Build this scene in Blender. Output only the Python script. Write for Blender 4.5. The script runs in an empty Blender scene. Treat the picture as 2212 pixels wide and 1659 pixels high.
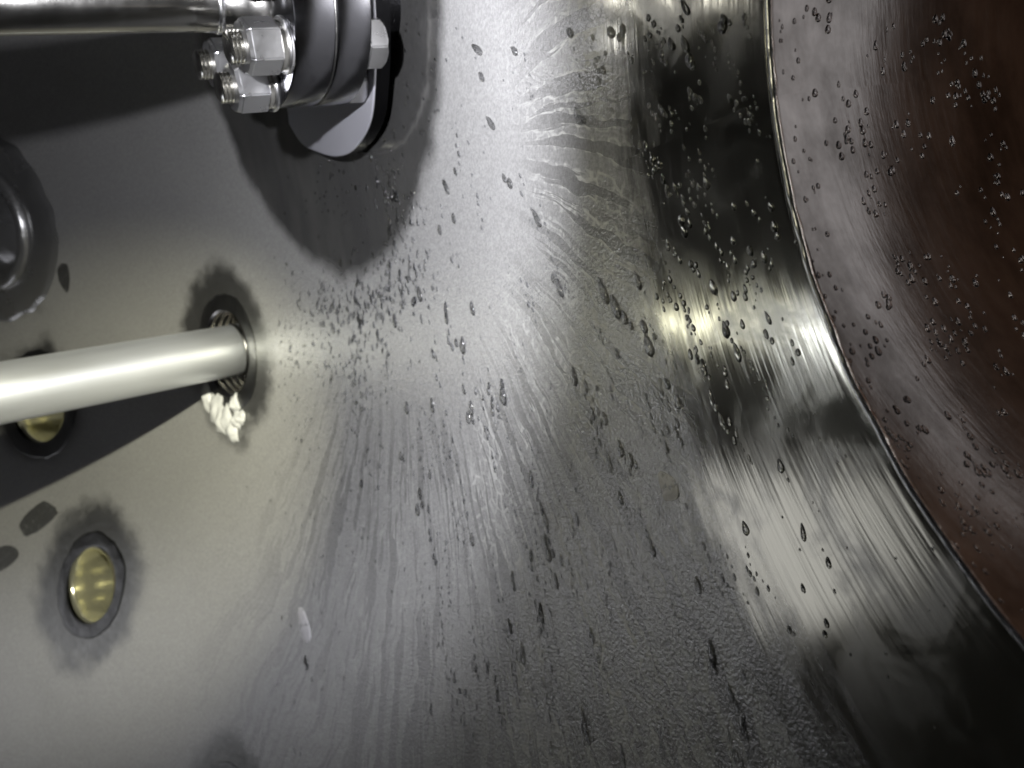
import bpy, bmesh, math, random
import numpy as np
from mathutils import Vector, Matrix, noise as mnoise
from mathutils.geometry import delaunay_2d_cdt

random.seed(7)
rng = np.random.default_rng(7)
sc = bpy.context.scene
COL = sc.collection
pi = math.pi

# ------------------------------------------------------------------ frame of the place
# (u, v, w): u, v lie in the plane of the dished tank head, w points into the tank.
# One unit = 1.7 m; the head is the top of the tank, so w runs downwards.
S = 1.7
ZTOP = 1.2
R = 0.8                       # dish radius
CU, CV, RM = 0.25344, -0.08012, 0.09566      # manway centre and radius
BAND = 0.043                  # width of the polished, bent collar round the manway
FAN = (-0.022, -0.039)        # water runs off from here
CAM = np.array([0.233773, -0.098149, 0.124352])
CR = np.array([0.534188, -0.224058, -0.815])
CUP = np.array([0.0, 0.964237, -0.265])
CF = np.array([-0.845366, -0.141583, -0.515])
CR /= np.linalg.norm(CR); CUP -= CR * (CUP @ CR); CUP /= np.linalg.norm(CUP)
CF -= CR * (CF @ CR); CF -= CUP * (CF @ CUP); CF /= np.linalg.norm(CF)

def W(p):
    return Vector((p[0] * S, -p[1] * S, (ZTOP - p[2]) * S))
def D(d):
    return Vector((d[0], -d[1], -d[2]))

# ------------------------------------------------------------------ camera
cam = bpy.data.cameras.new("camera")
cam.sensor_width = 36.0
cam.lens = 36.0 * 1600.0 / 2212.0
cam.clip_start = 0.01
cam.clip_end = 50.0
cam.dof.use_dof = True
cam.dof.focus_distance = 0.155 * S
cam.dof.aperture_fstop = 16.0
camo = bpy.data.objects.new("camera", cam)
COL.objects.link(camo)
rx, ry, rz = D(CR), D(CUP), -D(CF)
m = Matrix((rx, ry, rz)).transposed().to_4x4()
m.translation = W(CAM)
camo.matrix_world = m
sc.camera = camo

# ------------------------------------------------------------------ world: the inside of a closed tank
world = bpy.data.worlds.new("World")
sc.world = world
world.use_nodes = True
world.node_tree.nodes["Background"].inputs[0].default_value = (0.75, 0.8, 0.9, 1)
world.node_tree.nodes["Background"].inputs[1].default_value = 0.0

# ------------------------------------------------------------------ lamps: one hand torch (core, beam, spill)
LP = np.array([0.1325, -0.034, 0.127])
def spot(name, aim, size, blend, power, col, rad=0.0022, pos=LP):
    l = bpy.data.lights.new(name, 'SPOT')
    l.energy = power; l.color = col
    l.spot_size = math.radians(size); l.spot_blend = blend
    l.shadow_soft_size = rad * S
    o = bpy.data.objects.new(name, l)
    COL.objects.link(o)
    o.location = W(pos)
    d = W(aim) - W(pos)
    o.rotation_euler = d.to_track_quat('-Z', 'Y').to_euler()
    return o
spot("torch_beam", (-0.285, -0.040, -0.040), 113, 0.52, 8.8, (0.93, 0.935, 1.0))
spot("torch_core", (-0.42, -0.21, 0.09), 46, 1.0, 37.0, (1.0, 0.96, 0.69))
spot("torch_hotspot", (-0.572, -0.266, 0.468), 17, 0.40, 560.0, (0.95, 0.96, 1.0))
spot("torch_spill", (-0.10, -0.08, 0.02), 170, 0.6, .46, (1.0, 0.95, .68))
def area(name, pos, aim, sx, sy, power, col):
    l = bpy.data.lights.new(name, 'AREA')
    l.shape = 'RECTANGLE'; l.size = sx * S; l.size_y = sy * S
    l.energy = power; l.color = col
    o = bpy.data.objects.new(name, l)
    COL.objects.link(o)
    o.location = W(pos)
    o.rotation_euler = (W(aim) - W(pos)).to_track_quat('-Z', 'Y').to_euler()
    return o
# unseen added lights outside: one brightens the floor, one greys the neck's reflection
area("floor_fill_light", (CU + .60, CV + .30, -.12), (CU + .05, CV + .04, -.35), .3, .3, 3.2, (1.0, .93, .85))
area("neck_sheen_light", (CU + .217, CV - .05, -.34), (CU + .217, CV - .05, .1), .24, .29, .20, (.98, .97, 1.0))

vs = sc.view_settings
vs.view_transform = 'Standard'
vs.look = 'None'
vs.exposure = 0.0
vs.gamma = 1.0
sc.render.engine = 'CYCLES'
sc.cycles.use_denoising = True
sc.cycles.max_bounces = 6
sc.cycles.transmission_bounces = 5
sc.cycles.sample_clamp_indirect = 4.0
sc.cycles.blur_glossy = 0.6

# ------------------------------------------------------------------ surface functions
TH = math.tan(math.radians(0.6))
_ds = np.linspace(0, 0.06, 601)
def _slope(d):
    s = np.clip(d / .010, 0, 1); s = s * s * (3 - 2 * s)
    e = np.clip((d - .0408) / .0022, 0, 1); e = e * e * (3 - 2 * e)
    return TH * s + .10 * e
_sl = _slope(_ds)
_K = np.concatenate([[0], np.cumsum((_sl[:-1] + _sl[1:]) / 2 * np.diff(_ds))])
def prof(U, V):
    rho = math.hypot(U - CU, V - CV)
    d = min(max(0.0, RM + BAND - rho), BAND)
    return R - math.sqrt(R * R - U * U - V * V) - float(np.interp(d, _ds, _K))
def norm_at(U, V, e=2e-4):
    du = (prof(U + e, V) - prof(U - e, V)) / (2 * e)
    dv = (prof(U, V + e) - prof(U, V - e)) / (2 * e)
    n = np.array([-du, -dv, 1.0])
    return n / np.linalg.norm(n)
def ray(px, py):
    return CR * ((px - 1106) / 1600) + CUP * ((829 - py) / 1600) + CF
def on_wall(px, py):
    d = ray(px, py)
    c = np.array([0, 0, R])
    o = CAM - c
    A = d @ d; B = 2 * (o @ d); C = o @ o - R * R
    t = (-B + math.sqrt(max(B * B - 4 * A * C, 0))) / (2 * A)
    p = CAM + t * d
    if math.hypot(p[0] - CU, p[1] - CV) < RM + BAND + .01:
        for _ in range(25):
            p = CAM + t * d
            t += (p[2] - prof(p[0], p[1])) / (-d[2]) * .9
        p = CAM + t * d
    return p[0], p[1], t
NECKR = RM + 0.0006
def on_neck(px, py):
    d = ray(px, py)
    o = CAM - np.array([CU, CV, 0])
    A = d[0]**2 + d[1]**2; B = 2 * (o[0] * d[0] + o[1] * d[1]); C = o[0]**2 + o[1]**2 - NECKR**2
    t = (-B + math.sqrt(B * B - 4 * A * C)) / (2 * A)
    return CAM + t * d, t

# ------------------------------------------------------------------ material helper
class NT:
    def __init__(self, name):
        self.mat = bpy.data.materials.new(name)
        self.mat.use_nodes = True
        self.t = self.mat.node_tree
        self.t.nodes.clear()
        self.out = self.t.nodes.new('ShaderNodeOutputMaterial')
    def n(self, typ, **kw):
        nd = self.t.nodes.new(typ)
        for k, v in kw.items(): setattr(nd, k, v)
        return nd
    def link(self, a, b): self.t.links.new(a, b)
    def setin(self, sock, v):
        if v is None: return
        if hasattr(v, 'is_output'): self.link(v, sock)
        else: sock.default_value = v
    def math(self, op, a, b=None, c=None, clamp=False):
        nd = self.n('ShaderNodeMath', operation=op, use_clamp=clamp)
        for i, v in enumerate((a, b, c)): self.setin(nd.inputs[i], v)
        return nd.outputs[0]
    def vec(self, x, y, z=0.0):
        nd = self.n('ShaderNodeCombineXYZ')
        for i, v in enumerate((x, y, z)): self.setin(nd.inputs[i], v)
        return nd.outputs[0]
    def noise(self, vec, scale, detail=2.0, rough=0.5, dist=0.0, dim='3D'):
        nd = self.n('ShaderNodeTexNoise', noise_dimensions=dim)
        self.setin(nd.inputs['Vector'], vec)
        nd.inputs['Scale'].default_value = scale; nd.inputs['Detail'].default_value = detail
        nd.inputs['Roughness'].default_value = rough; nd.inputs['Distortion'].default_value = dist
        return nd.outputs['Fac']
    def voro(self, vec, scale, feature='DISTANCE_TO_EDGE', rnd=1.0):
        nd = self.n('ShaderNodeTexVoronoi', feature=feature)
        self.setin(nd.inputs['Vector'], vec)
        nd.inputs['Scale'].default_value = scale; nd.inputs['Randomness'].default_value = rnd
        return nd.outputs['Distance']
    def smooth(self, v, lo, hi, a=0.0, b=1.0):
        nd = self.n('ShaderNodeMapRange', interpolation_type='SMOOTHSTEP')
        self.setin(nd.inputs[0], v); self.setin(nd.inputs[1], lo); self.setin(nd.inputs[2], hi)
        self.setin(nd.inputs[3], a); self.setin(nd.inputs[4], b)
        return nd.outputs[0]
    def mix(self, f, a, b):
        nd = self.n('ShaderNodeMix', data_type='FLOAT')
        self.setin(nd.inputs[0], f); self.setin(nd.inputs[2], a); self.setin(nd.inputs[3], b)
        return nd.outputs[0]
    def mixc(self, f, a, b):
        nd = self.n('ShaderNodeMix', data_type='RGBA')
        self.setin(nd.inputs[0], f); self.setin(nd.inputs[6], a); self.setin(nd.inputs[7], b)
        return nd.outputs[2]
    def bump(self, h, strength, dist, nrm=None):
        nd = self.n('ShaderNodeBump')
        nd.inputs['Strength'].default_value = strength; nd.inputs['Distance'].default_value = dist
        self.setin(nd.inputs['Height'], h)
        if nrm is not None: self.link(nrm, nd.inputs['Normal'])
        return nd.outputs[0]
    def coords(self):
        tc = self.n('ShaderNodeTexCoord')
        return tc.outputs['Object']
    def sep(self, v):
        nd = self.n('ShaderNodeSeparateXYZ'); self.link(v, nd.inputs[0])
        return nd.outputs
    def pbr(self, col=(.6, .6, .6, 1), metal=1.0, rough=.3, nrm=None, **kw):
        nd = self.n('ShaderNodeBsdfPrincipled')
        self.setin(nd.inputs['Base Color'], col); self.setin(nd.inputs['Metallic'], metal)
        self.setin(nd.inputs['Roughness'], rough)
        if nrm is not None: self.link(nrm, nd.inputs['Normal'])
        for k, v in kw.items(): self.setin(nd.inputs[k.replace('_', ' ')], v)
        return nd.outputs[0]
    def mixs(self, f, a, b):
        nd = self.n('ShaderNodeMixShader')
        self.setin(nd.inputs[0], f); self.link(a, nd.inputs[1]); self.link(b, nd.inputs[2])
        return nd.outputs[0]
    def done(self, sh):
        self.link(sh, self.out.inputs['Surface']); return self.mat

# ------------------------------------------------------------------ ports in the head: where the holes are
class P: pass
PORTS = []
def port(px, py, hole, ring):
    q = P(); q.u, q.v, _ = on_wall(px, py); q.hole = hole; q.ring = ring
    PORTS.append(q); return q
p_rod = port(492, 762, .0240, .050)
p_open = port(199, 1262, .0255, .056)
p_back = port(84, 872, .0285, .047)
p_low = port(468, 1815, .0270, .0500)
p_big = port(-22, 492, .0380, .062)

# ---- satin head wall with run-off films and a polished collar
def mat_wall():
    k = NT("satin_steel_wall")
    co = k.coords()
    x, y, z = k.sep(co)
    U = k.math('DIVIDE', x, S); V = k.math('DIVIDE', y, -S)
    # polar frame about the run-off centre
    dx = k.math('SUBTRACT', U, FAN[0]); dy = k.math('SUBTRACT', V, FAN[1])
    wob = k.noise(co, 9.0, 3.0, .6)
    wob2 = k.noise(co, 60.0, 2.0, .6)
    ang = k.math('ARCTAN2', dy, dx)
    ang = k.math('ADD', ang, k.math('MULTIPLY', k.math('SUBTRACT', wob, .5), .11))
    ang = k.math('ADD', ang, k.math('MULTIPLY', k.math('SUBTRACT', wob2, .5), .022))
    rr = k.math('SQRT', k.math('ADD', k.math('MULTIPLY', dx, dx), k.math('MULTIPLY', dy, dy)))
    pv = k.vec(k.math('MULTIPLY', ang, 19.0), k.math('MULTIPLY', rr, 9.0), 0.0)
    st = k.noise(pv, 1.6, 3.0, .55)
    # the run-off covers the sector between the plate, the manway and the lower ports
    an0 = k.math('ARCTAN2', dx, k.math('MULTIPLY', dy, -1.0))
    sector = k.math('MULTIPLY', k.smooth(an0, -.95, -.45), k.smooth(an0, 2.1, 1.75))
    # ground and polished patch round the centre nozzle, dark reflection painted in
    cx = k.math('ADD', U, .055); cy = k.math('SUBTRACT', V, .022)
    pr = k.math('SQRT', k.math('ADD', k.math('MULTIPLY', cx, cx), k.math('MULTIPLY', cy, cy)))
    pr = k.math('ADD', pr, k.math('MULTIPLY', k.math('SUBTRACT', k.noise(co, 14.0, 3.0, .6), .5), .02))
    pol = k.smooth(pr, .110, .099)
    fade = k.math('MULTIPLY', k.math('MULTIPLY', k.smooth(rr, .085, .13), k.smooth(rr, .34, .17)), sector)
    film = k.math('MULTIPLY', k.smooth(st, .525, .550), fade)
    pv2 = k.vec(k.math('MULTIPLY', ang, 52.0), k.math('MULTIPLY', rr, 12.0), 5.0)
    st2 = k.noise(pv2, 1.3, 3.0, .6)
    fade2 = k.math('MULTIPLY', k.math('MULTIPLY', k.smooth(rr, .09, .14), k.smooth(rr, .42, .24)), k.math('MULTIPLY', k.smooth(an0, -1.0, -.5), k.smooth(an0, 1.5, 1.1)))
    film2 = k.math('MULTIPLY', k.smooth(st2, .555, .60), fade2)
    film = k.math('MAXIMUM', film, k.math('MULTIPLY', film2, .8))
    rim = k.math('MULTIPLY', k.math('MULTIPLY', k.smooth(st, .50, .525), k.smooth(st, .55, .53)), fade)
    edge = k.math('MULTIPLY', k.math('MULTIPLY', k.smooth(st, .42, .51), k.smooth(st, .55, .53)), fade)
    lacev = k.voro(k.vec(k.math('MULTIPLY', ang, 34.0), k.math('MULTIPLY', rr, 210.0), wob2), 1.0)
    lace = k.math('MULTIPLY', k.smooth(lacev, .13, .04), edge)
    brk = k.smooth(k.noise(co, 22.0, 2.0, .5), .40, .58)
    lace = k.math('MULTIPLY', k.math('MULTIPLY', lace, brk), k.smooth(an0, .0, .45, .25, 1.0))
    # collar
    mx = k.math('SUBTRACT', U, CU); my = k.math('SUBTRACT', V, CV)
    rho = k.math('SQRT', k.math('ADD', k.math('MULTIPLY', mx, mx), k.math('MULTIPLY', my, my)))
    mang = k.math('ARCTAN2', my, mx)
    jit = k.noise(k.vec(k.math('MULTIPLY', mang, 3.0), k.math('MULTIPLY', rho, 120.0), 0.0), 2.0, 3.0, .6)
    lim = k.math('ADD', RM + BAND - 0.003, k.math('MULTIPLY', k.math('SUBTRACT', jit, .5), .030))
    band = k.smooth(k.math('SUBTRACT', rho, lim), .013, -.010)
    # brushed lines run round the manway
    br = k.noise(k.vec(k.math('MULTIPLY', mang, 2.4), k.math('MULTIPLY', rho, 900.0), 0.0), 1.0, 3.0, .65)
    br2 = k.noise(k.vec(k.math('MULTIPLY', mang, 1.2), k.math('MULTIPLY', rho, 210.0), 3.0), 1.0, 3.0, .6)
    # grain of the satin sheet
    gr = k.noise(co, 700.0, 2.0, .6)
    gr2 = k.noise(co, 160.0, 3.0, .6)
    grit = k.math('ADD', k.math('MULTIPLY', gr, .85), k.math('MULTIPLY', gr2, .13))
    nsat = k.bump(grit, 0.42, 0.0009)
    nband = k.bump(k.math('ADD', k.math('MULTIPLY', br, .5), br2), 0.17, 0.0007)
    big = k.noise(co, 5.0, 3.0, .5)
    tone = k.mix(big, .46, .62)
    tone = k.math('MULTIPLY', tone, k.mix(k.smooth(gr, .3, .7), .90, 1.10))
    tone = k.math('MULTIPLY', tone, k.mix(k.smooth(k.noise(co, 330.0, 2.0, .5), .35, .65), .95, 1.05))
    tone = k.math('MULTIPLY', tone, k.mix(film, 1.0, .80))
    tint = k.n('ShaderNodeCombineColor')
    k.setin(tint.inputs[0], tone); k.setin(tint.inputs[1], k.math('MULTIPLY', tone, .995)); k.setin(tint.inputs[2], k.math('MULTIPLY', tone, .985))
    base = tint.outputs[0]
    sharp = k.pbr(base, 1.0, k.mix(film, .21, .18), nsat)
    rough = k.pbr(base, 1.0, k.mix(film, .58, .54), nsat)
    sat = k.mixs(k.mix(film, .50, .45), sharp, rough)
    dull = k.n('ShaderNodeBsdfDiffuse')
    k.link(base, dull.inputs[0]); k.link(nsat, dull.inputs['Normal'])
    sat = k.mixs(k.mix(film, .32, .27), sat, dull.outputs[0])
    chalk = k.pbr((.72, .72, .69, 1), 0.0, .6)
    sat = k.mixs(k.math('ADD', k.math('MULTIPLY', lace, .42), k.math('MULTIPLY', rim, .14)), sat, chalk)
    smear = k.smooth(k.noise(k.vec(k.math('MULTIPLY', mang, 7.0), k.math('MULTIPLY', rho, 60.0), 2.0), 1.0, 4.0, .6, .6), .42, .66)
    brt = k.mixc(smear, (.38, .368, .305, 1), (.30, .293, .255, 1))
    bandsh = k.pbr(brt, 1.0, k.math('ADD', k.mix(br2, .06, .16), k.math('MULTIPLY', smear, .13)), nband)
    ports = None
    for q in PORTS:
        ax = k.math('SUBTRACT', U, q.u); ay = k.math('SUBTRACT', V, q.v)
        d_ = k.math('SQRT', k.math('ADD', k.math('MULTIPLY', ax, ax), k.math('MULTIPLY', ay, ay)))
        d_ = k.math('ADD', d_, k.math('MULTIPLY', k.math('SUBTRACT', k.noise(co, 17.0, 5.0, .7), .5), .040))
        e_ = k.smooth(d_, q.ring * 1.14, q.ring * .80)
        ports = e_ if ports is None else k.math('MAXIMUM', ports, e_)
    ringtone = k.mixc(k.noise(co, 30.0, 3.0, .6), (.16, .16, .155, 1), (.38, .38, .36, 1))
    ringsh = k.pbr(ringtone, 1.0, k.mix(gr2, .22, .46), k.bump(gr2, .25, .0012))
    sat = k.mixs(k.math('MULTIPLY', ports, .90), sat, ringsh)
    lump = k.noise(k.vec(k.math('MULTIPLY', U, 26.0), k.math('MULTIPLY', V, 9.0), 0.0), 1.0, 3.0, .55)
    polsh = k.pbr(k.mixc(k.smooth(lump, .35, .65), (.14, .14, .135, 1), (.52, .51, .45, 1)), 1.0, k.mix(lump, .05, .16), k.bump(k.math('ADD', lump, k.math('MULTIPLY', gr2, .04)), .5, .0022))  # dark and pale mottling stands in for mirrored surroundings
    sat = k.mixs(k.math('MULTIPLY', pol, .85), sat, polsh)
    return k.done(k.mixs(band, sat, bandsh))

def mat_steel(name, col=(.6, .6, .6), rough=.25, scale=60.0, bump=.1, dist=.0006, rvar=.12, stretch=(1, 1, 1), metal=1.0):
    k = NT(name)
    co = k.coords()
    mp = k.n('ShaderNodeMapping'); k.link(co, mp.inputs[0]); mp.inputs['Scale'].default_value = stretch
    a = k.noise(mp.outputs[0], scale, 4.0, .6)
    b = k.noise(mp.outputs[0], scale * 6, 3.0, .6)
    c = k.noise(co, scale * .2, 2.0, .5)
    ro = k.math('ADD', rough, k.math('MULTIPLY', k.math('SUBTRACT', a, .5), rvar * 2), clamp=True)
    colr = k.mixc(c, (*[q * .8 for q in col], 1), (*[min(1, q * 1.12) for q in col], 1))
    n = k.bump(k.math('ADD', a, k.math('MULTIPLY', b, .5)), bump, dist)
    return k.done(k.pbr(colr, metal, ro, n))

def mat_neck():
    k = NT("brushed_neck_steel")
    co = k.coords()
    x, y, z = k.sep(co)
    ang = k.math('ARCTAN2', y, x)
    br = k.noise(k.vec(k.math('MULTIPLY', ang, 5.0), k.math('MULTIPLY', z, 420.0), 0.0), 1.0, 3.0, .65)
    br2 = k.noise(k.vec(k.math('MULTIPLY', ang, 9.0), k.math('MULTIPLY', z, 130.0), 4.0), 1.0, 5.0, .7)
    n = k.bump(k.math('ADD', k.math('MULTIPLY', br, .5), br2), .045, .0008)
    cloud = k.smooth(k.noise(co, 22.0, 5.0, .65), .30, .70)
    col = k.mixc(k.math('ADD', k.math('MULTIPLY', br2, .45), k.math('MULTIPLY', cloud, .55)), (.10, .092, .086, 1), (.80, .79, .775, 1))
    return k.done(k.pbr(col, 1.0, k.mix(br, .08, .17), n))

def mat_water(name="clear_water", body_min=.8):
    k = NT(name)
    gl = k.pbr((1, 1, 1, 1), 0.0, 0.02, None, IOR=1.33, Transmission_Weight=1.0)
    tr = k.n('ShaderNodeBsdfTransparent')
    tr.inputs[0].default_value = (.86, .87, .90, 1)
    lw = k.n('ShaderNodeLayerWeight'); lw.inputs[0].default_value = .5
    body = k.mixs(k.smooth(lw.outputs['Facing'], .06, .45, body_min, min(1.0, body_min + .35)), tr.outputs[0], gl)
    sh = k.n('ShaderNodeBsdfGlossy'); sh.inputs['Roughness'].default_value = .11
    fr = k.n('ShaderNodeFresnel'); fr.inputs[0].default_value = 1.6
    return k.done(k.mixs(fr.outputs[0], body, sh.outputs[0]))

def mat_film(name, col, rough, metal, thr=.5, cover=.8):
    """a thin broken deposit: noise decides where it lies"""
    k = NT(name)
    co = k.coords()
    a = k.noise(co, 90.0, 4.0, .65); c = k.noise(co, 320.0, 3.0, .6)
    f = k.math('MULTIPLY', k.smooth(k.math('ADD', k.math('MULTIPLY', a, .6), k.math('MULTIPLY', c, .4)), thr - .10, thr + .06), cover)
    tr = k.n('ShaderNodeBsdfTransparent')
    return k.done(k.mixs(f, tr.outputs[0], k.pbr((*col, 1), metal, rough, k.bump(c, .3, .001))))

def mat_plain(name, col, rough=.6, metal=0.0, scale=40.0, bump=.2, dist=.001):
    k = NT(name)
    co = k.coords()
    a = k.noise(co, scale, 4.0, .6)
    colr = k.mixc(a, (*[q * .75 for q in col], 1), (*[min(1, q * 1.2) for q in col], 1))
    n = k.bump(a, bump, dist)
    return k.done(k.pbr(colr, metal, rough, n))

M = {}
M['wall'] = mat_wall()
M['neck'] = mat_neck()
M['water'] = mat_water()
M['mist'] = mat_water("fine_water_beads", .42)
M['pipe'] = mat_steel("drawn_pipe_steel", (.36, .355, .34), .20, 120, .10, .0006, .08)
M['flange'] = mat_steel("turned_flange_steel", (.14, .14, .15), .20, 60, .12, .0005, .14, (1, 1, .35))
M['nut'] = mat_steel("zinc_nut_steel", (.70, .70, .71), .30, 140, .10, .0005, .10)
M['bolt'] = mat_steel("bolt_steel", (.62, .61, .57), .22, 140, .08, .0004, .10)
M['plate'] = mat_steel("polished_plate_steel", (.62, .62, .68), .34, 26, .05, .0015, .10, (1, 1, 1), .70)
M['weldring'] = mat_steel("ground_weld_steel", (.19, .19, .185), .36, 45, .30, .0022, .16)
M['bigring'] = mat_steel("polished_nozzle_steel", (.42, .42, .42), .28, 14, .35, .004, .12, (1, 1, 1), .85)
M['bore'] = mat_steel("gold_lit_bore_steel", (.98, .93, .72), .14, 22, .12, .003, .06, (1, 1, .3), .90)  # gold tint paints in the yellow torchlight this steel reflects
M['thread'] = mat_steel("threaded_bore_steel", (.50, .49, .47), .22, 50, .10, .001, .08)
M['rod'] = mat_steel("satin_tube_metal", (.80, .825, .87), .42, 50, .10, .0006, .14, (1, 1, .12), .90)
M['bead'] = mat_steel("weld_bead_steel", (.80, .80, .80), .24, 160, .15, .0009, .10)
M['shade_black'] = mat_steel("shade_black_steel", (.05, .05, .055), .12, 60, .1, .0006, .06)  # near black paints in shade and dark reflections
M['tape'] = mat_plain("white_seal_tape", (.40, .405, .41), .5, 0, 30, .10, .001)
M['smear'] = mat_film("pale_residue", (.80, .79, .82), .5, 0.0, .44, .75)
M['scuff'] = mat_film("dark_scuffed_steel", (.14, .14, .14), .42, 1.0, .40, .60)
M['dark'] = mat_steel("dark_steel", (.16, .16, .16), .34, 60, .2, .001, .1)
M['shell'] = mat_steel("tank_shell_steel", (.24, .24, .25), .55, 12, .05, .002, .1, (1, 1, 1), .45)
M['brown'] = mat_plain("brown_floor", (.20, .088, .040), .7, 0, 5, .2, .004)

# ------------------------------------------------------------------ object helpers
def obj(name, me, mat, parent=None, loc=None):
    o = bpy.data.objects.new(name, me)
    COL.objects.link(o)
    if mat is not None:
        me.materials.clear(); me.materials.append(mat)
    if parent is not None:
        o.parent = parent
    return o
def tag(o, label, cat, group=None):
    o['label'] = label; o['category'] = cat
    if group: o['group'] = group
    return o
def struct(o, label=None):
    o['kind'] = 'structure'
    if label: o['label'] = label
    return o
def mesh(name, verts, faces, smooth=True):
    me = bpy.data.meshes.new(name)
    me.from_pydata([tuple(v) for v in verts], [], faces)
    me.update()
    if smooth:
        me.polygons.foreach_set('use_smooth', [True] * len(me.polygons))
    return me
def thing(name, label, cat, p, axis_w=None, group=None, updir=(0, 1, 0)):
    """Empty standing at p (uvw); its local +Z points along axis_w (uvw), local units are metres."""
    e = bpy.data.objects.new(name, None)
    COL.objects.link(e)
    e.empty_display_size = .02
    e.matrix_world = frame(p, axis_w if axis_w is not None else norm_at(p[0], p[1]), updir)
    tag(e, label, cat, group)
    return e
def frame(p, axis, updir=(0, 1, 0)):
    z = D(np.asarray(axis, float)).normalized()
    y = D(np.asarray(updir, float))
    y = (y - z * y.dot(z)).normalized()
    x = y.cross(z)
    mm = Matrix((x, y, z)).transposed().to_4x4()
    mm.translation = W(p)
    return mm
def lathe(name, prof_pts, n=64, closed=False, wob=None, smooth=True, a0=0, a1=2 * pi):
    """revolve (r, z) points (in units) about local Z -> metres"""
    V_, F_ = [], []
    full = abs(a1 - a0 - 2 * pi) < 1e-6
    cnt = n if full else n + 1
    for i in range(cnt):
        t = a0 + (a1 - a0) * i / n
        for j, (r, z) in enumerate(prof_pts):
            rr, zz = (r, z) if wob is None else wob(r, z, t, j)
            V_.append((rr * math.cos(t) * S, rr * math.sin(t) * S, zz * S))
    m_ = len(prof_pts)
    for i in range(n):
        i2 = (i + 1) % cnt
        for j in range(m_ - 1 if not closed else m_):
            j2 = (j + 1) % m_
            F_.append((i * m_ + j, i2 * m_ + j, i2 * m_ + j2, i * m_ + j2))
    return mesh(name, V_, F_, smooth)
def autosmooth(me, deg=35):
    bm = bmesh.new(); bm.from_mesh(me)
    bmesh.ops.recalc_face_normals(bm, faces=bm.faces)
    for e in bm.edges:
        if len(e.link_faces) == 2:
            e.smooth = e.calc_face_angle(0) < math.radians(deg)
    bm.to_mesh(me); bm.free()
    return me
def nz(x, y, z, s=1.0):
    return mnoise.noise(Vector((x * s, y * s, z * s)))

# ------------------------------------------------------------------ tank head (dished wall), cut for ports and manway
def build_wall():
    pts, edges = [], []
    RO = 0.64
    def ring(cu, cv, r, n):
        b = len(pts)
        for i in range(n):
            t = 2 * pi * i / n
            pts.append(Vector((cu + r * math.cos(t), cv + r * math.sin(t))))
        for i in range(n): edges.append((b + i, b + (i + 1) % n))
    R1 = RM + BAND
    NM = 360
    ring(0, 0, RO, 200)
    ring(CU, CV, R1, NM)
    for q in PORTS: ring(q.u, q.v, q.hole, 64)
    st = 0.009
    n = int(RO / st) + 1
    for i in range(-n, n + 1):
        for j in range(-n, n + 1):
            a, b = i * st + (st / 2 if j % 2 else 0), j * st
            if math.hypot(a, b) > RO - st * .6: continue
            if math.hypot(a - CU, b - CV) < R1 + st * .6: continue
            if any(math.hypot(a - q.u, b - q.v) < q.hole + st * .5 for q in PORTS): continue
            pts.append(Vector((a, b)))
    vo, eo, fo, *_ = delaunay_2d_cdt(pts, edges, [], 0, 1e-7)
    verts, nrm = [], []
    for p in vo:
        verts.append((p[0], p[1]))
    faces = []
    for f in fo:
        c = sum((vo[i] for i in f), Vector((0, 0))) / len(f)
        if math.hypot(c[0], c[1]) > RO: continue
        if math.hypot(c[0] - CU, c[1] - CV) < R1 * .9995: continue
        if any(math.hypot(c[0] - q.u, c[1] - q.v) < q.hole * .999 for q in PORTS): continue
        faces.append(tuple(f))
    # structured polished collar; reuse ring verts by position
    b0 = len(verts)
    NR = 40
    for j in range(1, NR + 1):
        rho = R1 - BAND * j / NR
        for i in range(NM):
            t = 2 * pi * i / NM
            verts.append((CU + rho * math.cos(t), CV + rho * math.sin(t)))
    key = {}
    for i, p in enumerate(verts[:b0]):
        key[(round(p[0], 5), round(p[1], 5))] = i
    first = []
    for i in range(NM):
        t = 2 * pi * i / NM
        x, y = CU + R1 * math.cos(t), CV + R1 * math.sin(t)
        kk = key.get((round(x, 5), round(y, 5)))
        if kk is None:
            kk = min(range(b0), key=lambda q: (verts[q][0] - x)**2 + (verts[q][1] - y)**2)
        first.append(kk)
    for j in range(NR):
        for i in range(NM):
            i2 = (i + 1) % NM
            A = first[i] if j == 0 else b0 + (j - 1) * NM + i
            B = first[i2] if j == 0 else b0 + (j - 1) * NM + i2
            faces.append((A, B, b0 + j * NM + i2, b0 + j * NM + i))
    V3 = [(a * S, -b * S, -prof(a, b) * S) for a, b in verts]
    me = mesh("wall", V3, faces)
    nn = []
    for a, b in verts:
        q = norm_at(a, b)
        nn.append((q[0], -q[1], -q[2]))
    # faces must point into the tank
    bm = bmesh.new(); bm.from_mesh(me)
    for f in bm.faces:
        if f.normal.z > 0: f.normal_flip()
    bm.to_mesh(me); bm.free()
    me.normals_split_custom_set_from_vertices(nn)
    o = obj("wall", me, M['wall'])
    o.location = (0, 0, ZTOP * S)
    struct(o, "wet satin steel dished tank head with a polished collar round the manway")
    return o
wall = build_wall()

# tank shell and far end, dark, only met by reflections
def build_shell():
    wr = R - math.sqrt(R * R - .62**2)
    pr = [(.62, wr - .05), (.62, wr + .1), (.62, .9), (.58, 1.0), (.3, 1.08), (.001, 1.1)]
    me = lathe("tank_shell", pr, 64)
    o = obj("tank_shell", me, M['shell'])
    o.matrix_world = frame((0, 0, 0), (0, 0, 1))
    struct(o, "dull steel shell of the tank")
build_shell()

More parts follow.
